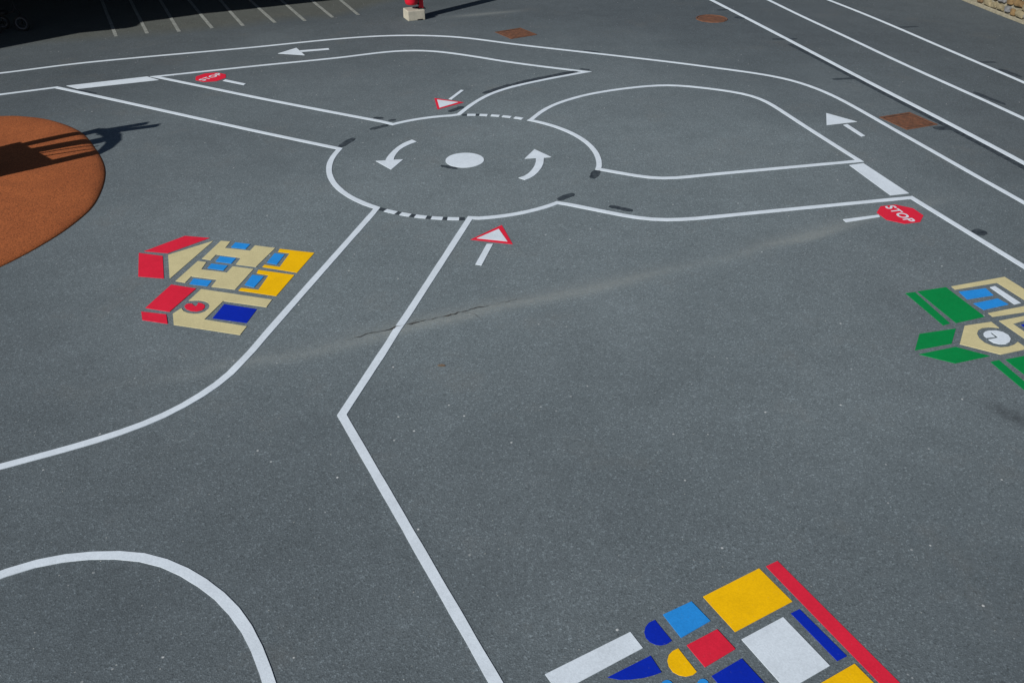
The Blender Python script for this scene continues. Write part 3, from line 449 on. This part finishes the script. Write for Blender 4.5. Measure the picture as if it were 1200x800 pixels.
def stop_sign(q, label, size):
    c = Vector(q['c'][:2]); st = origin_of(q['stem']); up = (c - st).normalized(); rt = Vector((up.y, -up.x))
    e = tag(empty('painted_stop_sign', (c.x, c.y, 0)), label, 'painted sign')
    patch('red_octagon', [tuple(c + (up * math.cos(R(22.5 + 45 * i)) + rt * math.sin(R(22.5 + 45 * i))) * size) for i in range(8)], M['red'], e, .0034)
    patch('sign_pole', q['stem'], M['white'], e, .0046)
    cu = bpy.data.curves.new('stop', 'FONT'); cu.body = 'STOP'; cu.align_x = 'CENTER'; cu.align_y = 'CENTER'; cu.size = size * .67; cu.offset = 0.0; cu.space_character = 1.08
    to = bpy.data.objects.new('tmp', cu); col.objects.link(to)
    dg = bpy.context.evaluated_depsgraph_get(); me = bpy.data.meshes.new_from_object(to.evaluated_get(dg)); bpy.data.objects.remove(to)
    mx = (min(v.co.x for v in me.vertices) + max(v.co.x for v in me.vertices)) / 2; my = (min(v.co.y for v in me.vertices) + max(v.co.y for v in me.vertices)) / 2
    for v in me.vertices:
        v.co.x -= mx; v.co.y -= my
        p = rt * v.co.x + up * v.co.y; v.co = (p.x, p.y, .0064 + hz(c.x + p.x, c.y + p.y))
    me.materials.clear()
    # thicken the strokes: push each outline outwards a little, within the letter's own gap
    bm = bmesh.new(); bm.from_mesh(me); bmesh.ops.remove_doubles(bm, verts=bm.verts, dist=1e-5)
    for f in bm.faces:
        if f.normal.z < 0: f.normal_flip()
    bm.normal_update(); mv = {}
    for ed in bm.edges:
        if len(ed.link_faces) == 1:
            l = ed.link_loops[0]; d = (l.link_loop_next.vert.co - l.vert.co).normalized(); o_ = Vector((d.y, -d.x, 0))
            for v in ed.verts: mv[v] = mv.get(v, Vector()) + o_
    for v, o_ in mv.items():
        if o_.length > .2: v.co += o_.normalized() * size * .019
    bm.to_mesh(me); bm.free()
    link('stop_lettering', me, M['white'], e)
rad = (Vector(S['stop_right']['rim'][1]) - Vector(S['stop_right']['rim'][0])).length / 2 * .97
stop_sign(S['stop_right'], 'red octagon reading STOP painted beside the lane near the green roofed house', rad)
stop_sign(S['stop_far'], 'small red octagon reading STOP painted inside the far island outline', rad)

# painted houses
for key, name, label in (('house_red', 'painted_house', 'painted house with red roofs, tan walls, blue windows and yellow porches'),
                         ('house_green', 'painted_house', 'painted house with green roofs, tan walls and a white clock'),
                         ('house_big', 'painted_house', 'painted shop of large yellow, white, navy and red shapes beside a long red strip')):
    allp = [p for s in S[key] for p in s[2]]; o = origin_of(allp)
    e = tag(empty(name, (o.x, o.y, 0)), label, 'painted house', 'houses painted on the playground')
    for nm, m, pts in S[key]: patch(nm, pts, M[m], e)

# black paint over old markings
STROKES = ['black stroke continuing the ring beside the corner of the line to the red roofed house', 'black stroke curving off the far island corner towards the roundabout', 'short black stroke above the far island line just before the ring', 'tiny black stroke at the corner of far island line and ring', 'black crescent stroke hugging the edge of the white centre disc', 'wide black stroke below the end of the ring at the empty block', 'black stroke rising from the ring corner across the stop sign lane mouth', 'black stroke inside the stop sign lane above its curved line', 'black stroke along the bend of the far island line', 'black stroke between the far triangle sign and the ring', 'long black stroke inside the tip of the far island outline', 'tiny black stroke on top of the island outline tip', 'thin black stroke against the outer road line near the square cover', 'small black stroke above the far island top line', 'black stroke crossing under the banded track line near its top', 'black stroke crossing the banded track line beyond the straight arrow', 'black smudge between the square rusty cover and the banded track line', 'black stroke above the track line closest to the wall', 'small black stroke above the wall side track line, second along it', 'long black stroke lying on the wall side track line edge', 'long black stroke above the plain middle track line', 'black stroke touching the banded track line beside the round cover', 'black blot under the banded track line near the round cover', 'black blot beside the white road line above the green roofed house', 'thin black stroke below the stop bar by the shelter side']
for lab, (a, b, wd) in zip(STROKES, D['black']):
    a, b = Vector(a[:2]), Vector(b[:2]); nn = Vector((-(b - a).y, (b - a).x)).normalized(); P = []
    m_ = max(6, int((b - a).length / .05)); ra = lambda t, k: .30 * noise.noise(Vector((a.x * 3 + t * 6, a.y * 3, k))) + .16 * noise.noise(Vector((a.x * 9 + t * 25, a.y, k)))
    prof = lambda t: min(1, .55 + t * 4, .5 + (1 - t) * 3.2)
    for k in range(m_ + 1): P.append(tuple(a.lerp(b, k / m_) - nn * wd * .46 * (prof(k / m_) + ra(k / m_, 1))))
    for k in range(m_, -1, -1): P.append(tuple(a.lerp(b, k / m_ + .03 * noise.noise(Vector((a.x * 8, k, 4)))) + nn * wd * .46 * (prof(k / m_) + ra(k / m_, 2))))
    tag(patch('black_paint_stroke', P, M['black'], z=.0024), lab, 'paint patch', 'black strokes over old markings')
tag(line_obj('black_paint_band', D['black_band'], .085, M['black'], z=.0022), 'long black paint band hugging the lower edge of a white track line', 'paint patch')

# ------------------------------------------------------------------ rusty covers
def cover_square(P, label):
    P = [Vector(p[:2]) for p in P]; c = sum(P, Vector((0, 0))) / 4
    ux = ((P[1] - P[0]) + (P[2] - P[3])).normalized(); rz = math.atan2(ux.y, ux.x)
    sx = ((P[1] - P[0]).length + (P[2] - P[3]).length) / 2; sy = ((P[2] - P[1]).length + (P[3] - P[0]).length) / 2; s = (sx + sy) / 2
    e = tag(empty('drain_cover', (c.x, c.y, hz(c.x, c.y)), rz), label, 'drain cover', 'rusty drain covers')
    bm = bmesh.new()
    for k in range(4):
        a = k * math.pi / 2; bm_box(bm, (math.cos(a) * (s / 2 - .016), math.sin(a) * (s / 2 - .016), .001), (.030, s - (.062 if k % 2 else 0), .014), a, .002)
    from_bm('frame', bm, M['rust'], e)
    bm = bmesh.new(); bm_box(bm, (0, 0, -.003), (s - .05, s - .05, .010)); from_bm('rebate', bm, M['dark'], e)
    bm = bmesh.new(); bm_box(bm, (0, 0, .0), (s - .098, s - .098, .012), 0, .002); plate = from_bm('plate', bm, M['rust'], e)
    bm = bmesh.new()
    for i in range(-3, 4):
        for j in range(-3, 4):
            bm_box(bm, (i * (s - .1) / 7, j * (s - .1) / 7, .006), (.035, .012, .006), R(45 if (i + j) % 2 else -45))
    tag(from_bm('tread', bm, M['rust'], plate), kind='stuff')
cover_square(D['covers']['a'], 'square rusty brown cover between a road line and a track line')
cover_square(D['covers']['b'], 'square rusty brown cover near the concrete block with the red post')
cc = D['covers']['c']; e = tag(empty('drain_cover', (cc[0], cc[1], hz(*cc[:2]))), 'round rusty brown cover beside the upper end of a track line', 'drain cover', 'rusty drain covers')
bm = bmesh.new(); bm_torus(bm, (0, 0, 0), (0, 0, 1), .265, .012, 40, 6); from_bm('frame', bm, M['rust'], e, True)
bm = bmesh.new(); r = bmesh.ops.create_cone(bm, cap_ends=True, segments=40, radius1=.245, radius2=.243, depth=.010); from_bm('plate', bm, M['rust'], e)

# ------------------------------------------------------------------ terracotta rubber mound
P = [Vector(p[:2]) for p in D['mound']]; n = len(P); out = []
for i in range(n):
    p0, p1, p2, p3 = P[i - 1], P[i], P[(i + 1) % n], P[(i + 2) % n]
    for j in range(6):
        t = j / 6; out.append(.5 * ((2 * p1) + (p2 - p0) * t + (2 * p0 - 5 * p1 + 4 * p2 - p3) * t * t + (3 * p1 - p0 - 3 * p2 + p3) * t ** 3))
cm = sum(out, Vector((0, 0))) / len(out); m = len(out)
bm = bmesh.new(); prev = None
prof = [(0, -.02), (.0, .003), (.012, .010), (.03, .018), (.06, .026), (.12, .034), (.3, .042), (.7, .05), (1.1, .056), (1.6, .06)]
for inset, z in prof:
    ring = []
    for p in out:
        d = (cm - p); ring.append(bm.verts.new((p.x + d.normalized().x * min(inset, d.length * .95) - cm.x, p.y + d.normalized().y * min(inset, d.length * .95) - cm.y, z + (.008 * noise.noise(Vector((p.x * 2, p.y * 2, inset))) if inset > .05 else 0))))
    if prev:
        for k in range(m): bm.faces.new((prev[k], prev[(k + 1) % m], ring[(k + 1) % m], ring[k]))
    prev = ring
ctr = bm.verts.new((0, 0, .063))
for k in range(m): bm.faces.new((prev[k], prev[(k + 1) % m], ctr))
tag(from_bm('rubber_mound', bm, M['rubber'], None, True, (cm.x, cm.y, 0)), 'terracotta orange rubber crumb mound with a rounded edge on the asphalt', 'rubber mound')

# play panel standing on the mound, left of the view; its shadow lies across the mound
dirx, diry = math.cos(R(SUN_AZ - 180)), math.sin(R(SUN_AZ - 180))
pb = Vector((-6.26, 8.55)); e = tag(empty('climbing_frame', (pb.x, pb.y, .055), math.atan2(-dirx, diry)), 'timber climbing frame with an arched top standing on the rubber mound', 'climbing frame')
def bar(name, a, b, wd, th=.05, m='timber'):
    bm = bmesh.new(); a, b = Vector((a[0], 0, a[1] * .88 - .08)), Vector((b[0], 0, b[1] * .88 - .08)); d = b - a
    bm_box(bm, (a + b) / 2, (wd, th, d.length), 0, .006, 0, math.atan2(d.x, d.z)); return from_bm(name, bm, M[m], e)
bar('base_board', (-.13, .12), (-.13, .98), .86, .04)
for a, b, wd in (((-.50, .1), (-.38, 1.55), .14), ((-.28, .6), (-.03, 1.45), .17), ((.22, .12), (.36, 1.25), .15)): bar('post', a, b, wd)
for a, b in (((-.12, .78), (.12, 1.36)), ((-.02, .75), (.22, 1.3))): bar('rung', a, b, .022, .022)
bm = bmesh.new(); bm_tube(bm, [(-.40, 0, 1.26), (-.25, 0, 1.30), (-.05, 0, 1.28), (.12, 0, 1.23), (.28, 0, 1.12), (.38, 0, .98)], [.05, .06, .06, .055, .05, .045]); from_bm('arched_rail', bm, M['timber'], e, True)
bar('finial', (-.38, 1.45), (-.17, 1.90), .09); bar('finial', (-.27, 1.50), (0, 1.94), .09)

# ------------------------------------------------------------------ concrete block with the red post
B = [Vector(p[:2]) for p in D['block']]
ux = (B[2] - B[1]); uy = (B[0] - B[1]); rz = math.atan2(ux.y, ux.x); sx = ux.length; sy = .30
c = B[1] + ux / 2 + Vector((-ux.y, ux.x)).normalized() * sy / 2
e = tag(empty('concrete_block', (c.x, c.y, 0), rz), 'pale concrete block carrying a red post at the far edge of the yard', 'concrete block')
bm = bmesh.new(); bm_box(bm, (0, 0, .085), (sx, sy, .17), 0, .012)
for v in bm.verts: v.co += Vector((noise.noise(v.co * 9), noise.noise(v.co * 9 + Vector((5, 0, 0))), 0)) * .006
from_bm('block_body', bm, M['concrete'], e)
bm = bmesh.new(); bm_box(bm, (.06, -sy / 2 + .012, .012), (.10, .034, .026), 0, .004); from_bm('lifting_notch', bm, M['dark'], e)
e = tag(empty('red_post', (c.x, c.y, .168), rz), 'red steel post with a rounded red cylinder standing on a concrete block', 'post')
bm = bmesh.new(); bm_box(bm, (sx * .42, .0, .98), (.075, .075, 1.96), 0, .008); from_bm('post', bm, M['redpaint'], e)
bm = bmesh.new(); bm_tube(bm, [(-.035, 0, .07), (-.035, 0, .08), (-.035, 0, .10), (-.035, 0, .14), (-.035, 0, 1.75), (-.035, 0, 1.82)], [.05, .09, .110, .118, .118, .08], 24); from_bm('cylinder', bm, M['redpaint'], e, True)
for z in (.085, 1.5):
    bm = bmesh.new(); bm_box(bm, (sx * .2, 0, z), (.19, .03, .03), 0, .004, 0, .25 if z < 1 else 0); from_bm('bracket', bm, M['dark'], e)
bm = bmesh.new(); bm_box(bm, (sx * .42, 0, .006), (.14, .14, .012), 0, .003); from_bm('foot_plate', bm, M['dark'], e)

# ------------------------------------------------------------------ tricycle parked in the shelter's shade
t0, t1 = Vector(D['trike'][0][:2]), Vector(D['trike'][1][:2]); dv = (t0 - t1); rz = math.atan2(dv.y, dv.x)
e = tag(empty('tricycle', (t1.x, t1.y, 0), rz), 'small dark tricycle with pale wheel rims parked in the shelter shade', 'tricycle')
wb = dv.length
def wheel(x, y, rr):
    bm = bmesh.new(); bm_torus(bm, (x, y, rr), (0, 1, 0), rr - .018, .018); w_ = from_bm('wheel', bm, M['dark'], e, True)
    bm = bmesh.new(); bm_torus(bm, (x, y, rr), (0, 1, 0), rr - .042, .011); from_bm('rim', bm, M['greymetal'], w_, True)
    bm = bmesh.new()
    for k in range(5):
        a = 2 * math.pi * k / 5; bm_tube(bm, [(x, y, rr), (x + math.cos(a) * (rr - .045), y, rr + math.sin(a) * (rr - .045))], .006, 6)
    bm_tube(bm, [(x, y - .03, rr), (x, y + .03, rr)], .018, 10); from_bm('spokes', bm, M['dark'], w_)
wheel(wb, 0, .13); wheel(0, -.16, .115); wheel(0, .16, .115)
bm = bmesh.new(); bm_tube(bm, [(0, -.15, .115), (0, .15, .115)], .012); bm_tube(bm, [(0, 0, .115), (.06, 0, .26), (wb * .8, 0, .32), (wb * .9, 0, .40)], .018)
bm_tube(bm, [(wb, .05, .13), (wb * .97, .05, .30), (wb * .92, 0, .36), (wb * .85, 0, .52)], .013); from_bm('frame', bm, M['dark'], e, True)
bm = bmesh.new(); bm_tube(bm, [(wb * .8, -.17, .53), (wb * .85, 0, .52), (wb * .8, .17, .53)], .012); from_bm('handlebar', bm, M['dark'], e, True)
bm = bmesh.new(); bm_box(bm, (.09, 0, .31), (.20, .16, .05), 0, .02); from_bm('seat', bm, M['dark'], e, True)

# ------------------------------------------------------------------ open shelter whose roof shades the far corner
ZR = 2.9; off = Vector((math.cos(R(SUN_AZ - 180)), math.sin(R(SUN_AZ - 180)))) * (ZR / math.tan(R(SUN_EL)))
sh = [Vector(p[:2]) - off for p in D['shade']][2:]
dlast = (sh[-1] - sh[-2]).normalized()
back = Vector((math.cos(R(SUN_AZ)), math.sin(R(SUN_AZ))))
roof = [sh[0] + back * 5] + sh + [sh[-1] + dlast * 7, Vector((-2, 26)), Vector((-22, 24)), Vector((-20, 8))]
so = Vector((-12, 16))
e = tag(empty('play_shelter', (so.x, so.y, 0)), 'low dark shelter shading the far corner of the yard beside the bay lines', 'shelter')
bm = bmesh.new(); top = [bm.verts.new((p.x - so.x, p.y - so.y, ZR)) for p in roof]; f = bm.faces.new(top)
ex = bmesh.ops.extrude_face_region(bm, geom=[f]); bmesh.ops.translate(bm, vec=(0, 0, -.12), verts=[g for g in ex['geom'] if isinstance(g, bmesh.types.BMVert)])
from_bm('roof', bm, M['roofing'], e)
for p in (sh[0] + back * .3 + Vector((-.3, .25)), roof[0] + Vector((-.3, .9)), Vector((-.6, 20.6)), Vector((-11.6, 14.6))):
    bm = bmesh.new(); bm_box(bm, (p.x - so.x, p.y - so.y, (ZR - .12) / 2), (.14, .14, ZR - .12), 0, .01); from_bm('post', bm, M['dark'], e)
def wall(a, b, h, th=.25):
    a, b = Vector(a), Vector(b); d = b - a; bm = bmesh.new(); c = (a + b) / 2 - so
    bm_box(bm, (c.x, c.y, h / 2), (d.length, th, h), math.atan2(d.y, d.x)); return from_bm('wall', bm, M['render_'], e)
wall((-20, 15.6), (-3.4, 24.6), 2.775); wall((-19.6, 9), (-21.2, 22), 2.775)

# ------------------------------------------------------------------ rubble stone wall
a, b = Vector(D['wall'][2][:2]), Vector(D['wall'][0][:2]); d = (b - a).normalized(); nf = Vector((-d.y, d.x))      # nf faces the yard
w0, w1 = a - d * 9, a + d * 9; LWALL = (w1 - w0).length; HW = 2.1
e = tag(empty('stone_wall', (w0.x, w0.y, 0), math.atan2(d.y, d.x)), 'rubble stone wall in ochre and buff stones with pale mortar joints', 'wall')
bm = bmesh.new(); bm_box(bm, (LWALL / 2, -.22, HW / 2), (LWALL, .40, HW)); from_bm('mortar_core', bm, M['mortar'], e)
bm = bmesh.new()
for k in range(60):
    bm_box(bm, (LWALL * (k + .5) / 60, .0 + .012 * noise.noise(Vector((k * .7, 0, 0))), .025), (LWALL / 60, .055 + .03 * noise.noise(Vector((k * 1.7, 8, 0))), .06 + .015 * noise.noise(Vector((k * .9, 3, 0)))), 0, .01)
from_bm('mortar_fillet', bm, M['mortar'], e)
bm = bmesh.new(); bm_box(bm, (LWALL / 2, -.22, HW + .042), (LWALL, .48, .08), 0, .015); from_bm('coping', bm, M['concrete'], e)
random.seed(11)
variants = []
for k in range(10):
    bm = bmesh.new(); r = bmesh.ops.create_icosphere(bm, subdivisions=2, radius=1); sd_ = Vector((k * 3.1, 0, 0))
    for v in bm.verts:
        q = v.co.copy(); s = max(abs(q.x), abs(q.z), abs(q.y)); q = q / (s ** .72)
        q *= 1 + .30 * noise.noise(q * .9 + sd_) ; q.x += .18 * q.z * math.sin(k * 2.3); v.co = q * .52
    me = bpy.data.meshes.new('stone'); bmesh.ops.recalc_face_normals(bm, faces=bm.faces); bm.to_mesh(me); bm.free()
    for q in me.polygons: q.use_smooth = False
    variants.append(me)
cells = []
z = .07
while z < HW - .05:
    h = random.uniform(.08, .15); x = random.uniform(-.1, .1)
    while x < LWALL:
        wd = random.uniform(.09, .25) * (1.25 if random.random() < .15 else 1); cells.append((x + wd / 2, z + h / 2 + random.uniform(-.015, .015), wd, h * random.uniform(.85, 1.1))); x += wd + .024
    z += h + .022
cells.sort(key=lambda q: abs(q[0] - 10.2) * .8 + q[1] * 2.2)
mats = {}
rest = bmesh.new()
for i, (x, zz, wd, h) in enumerate(cells):
    k = random.randrange(10); mi = random.choices(range(5), (3, 4, 3, 2, 2))[0]
    mtx = Matrix.Translation((x, -.02, zz)) @ Matrix.Rotation(random.uniform(-.12, .12), 4, 'Y') @ Matrix.Diagonal((wd * 1.02, random.uniform(.09, .14), h * 1.02, 1))
    if i < 290:
        key = (k, mi)
        if key not in mats:
            q = variants[k].copy(); q.materials.clear(); q.materials.append(STONE[mi]); mats[key] = q
        o = bpy.data.objects.new('stone', mats[key]); col.objects.link(o); o.parent = e; o.matrix_local = mtx
    else:
        n0 = len(rest.verts); rest.from_mesh(variants[k]); rest.verts.ensure_lookup_table(); vv = rest.verts[n0:]
        bmesh.ops.transform(rest, matrix=mtx, verts=list(vv))
        fs = {f for v in vv for f in v.link_faces}
        for f in fs: f.material_index = mi
me = bpy.data.meshes.new('further_stones'); rest.to_mesh(me); rest.free()
for s in STONE: me.materials.append(s)
tag(link('further_stones', me, None, e), kind='stuff')

# ------------------------------------------------------------------ fallen leaf
lx, ly = D['leaf'][0][:2]
bm = bmesh.new(); vs_ = [(-.03, 0, .0), (-.02, .012, .003), (.005, .016, .005), (.022, .006, .005), (.035, -.004, .002), (.015, -.015, .004), (-.012, -.013, .003)]
bm.faces.new([bm.verts.new(v) for v in vs_]); ex = bmesh.ops.extrude_face_region(bm, geom=list(bm.faces)); bmesh.ops.translate(bm, vec=(0, 0, .0015), verts=[g for g in ex['geom'] if isinstance(g, bmesh.types.BMVert)])
tag(from_bm('dry_leaf', bm, M['leaf'], None, False, (lx, ly, hz(lx, ly) + .001)), 'small dry brown leaf lying on bare asphalt beside the bent white line', 'leaf')
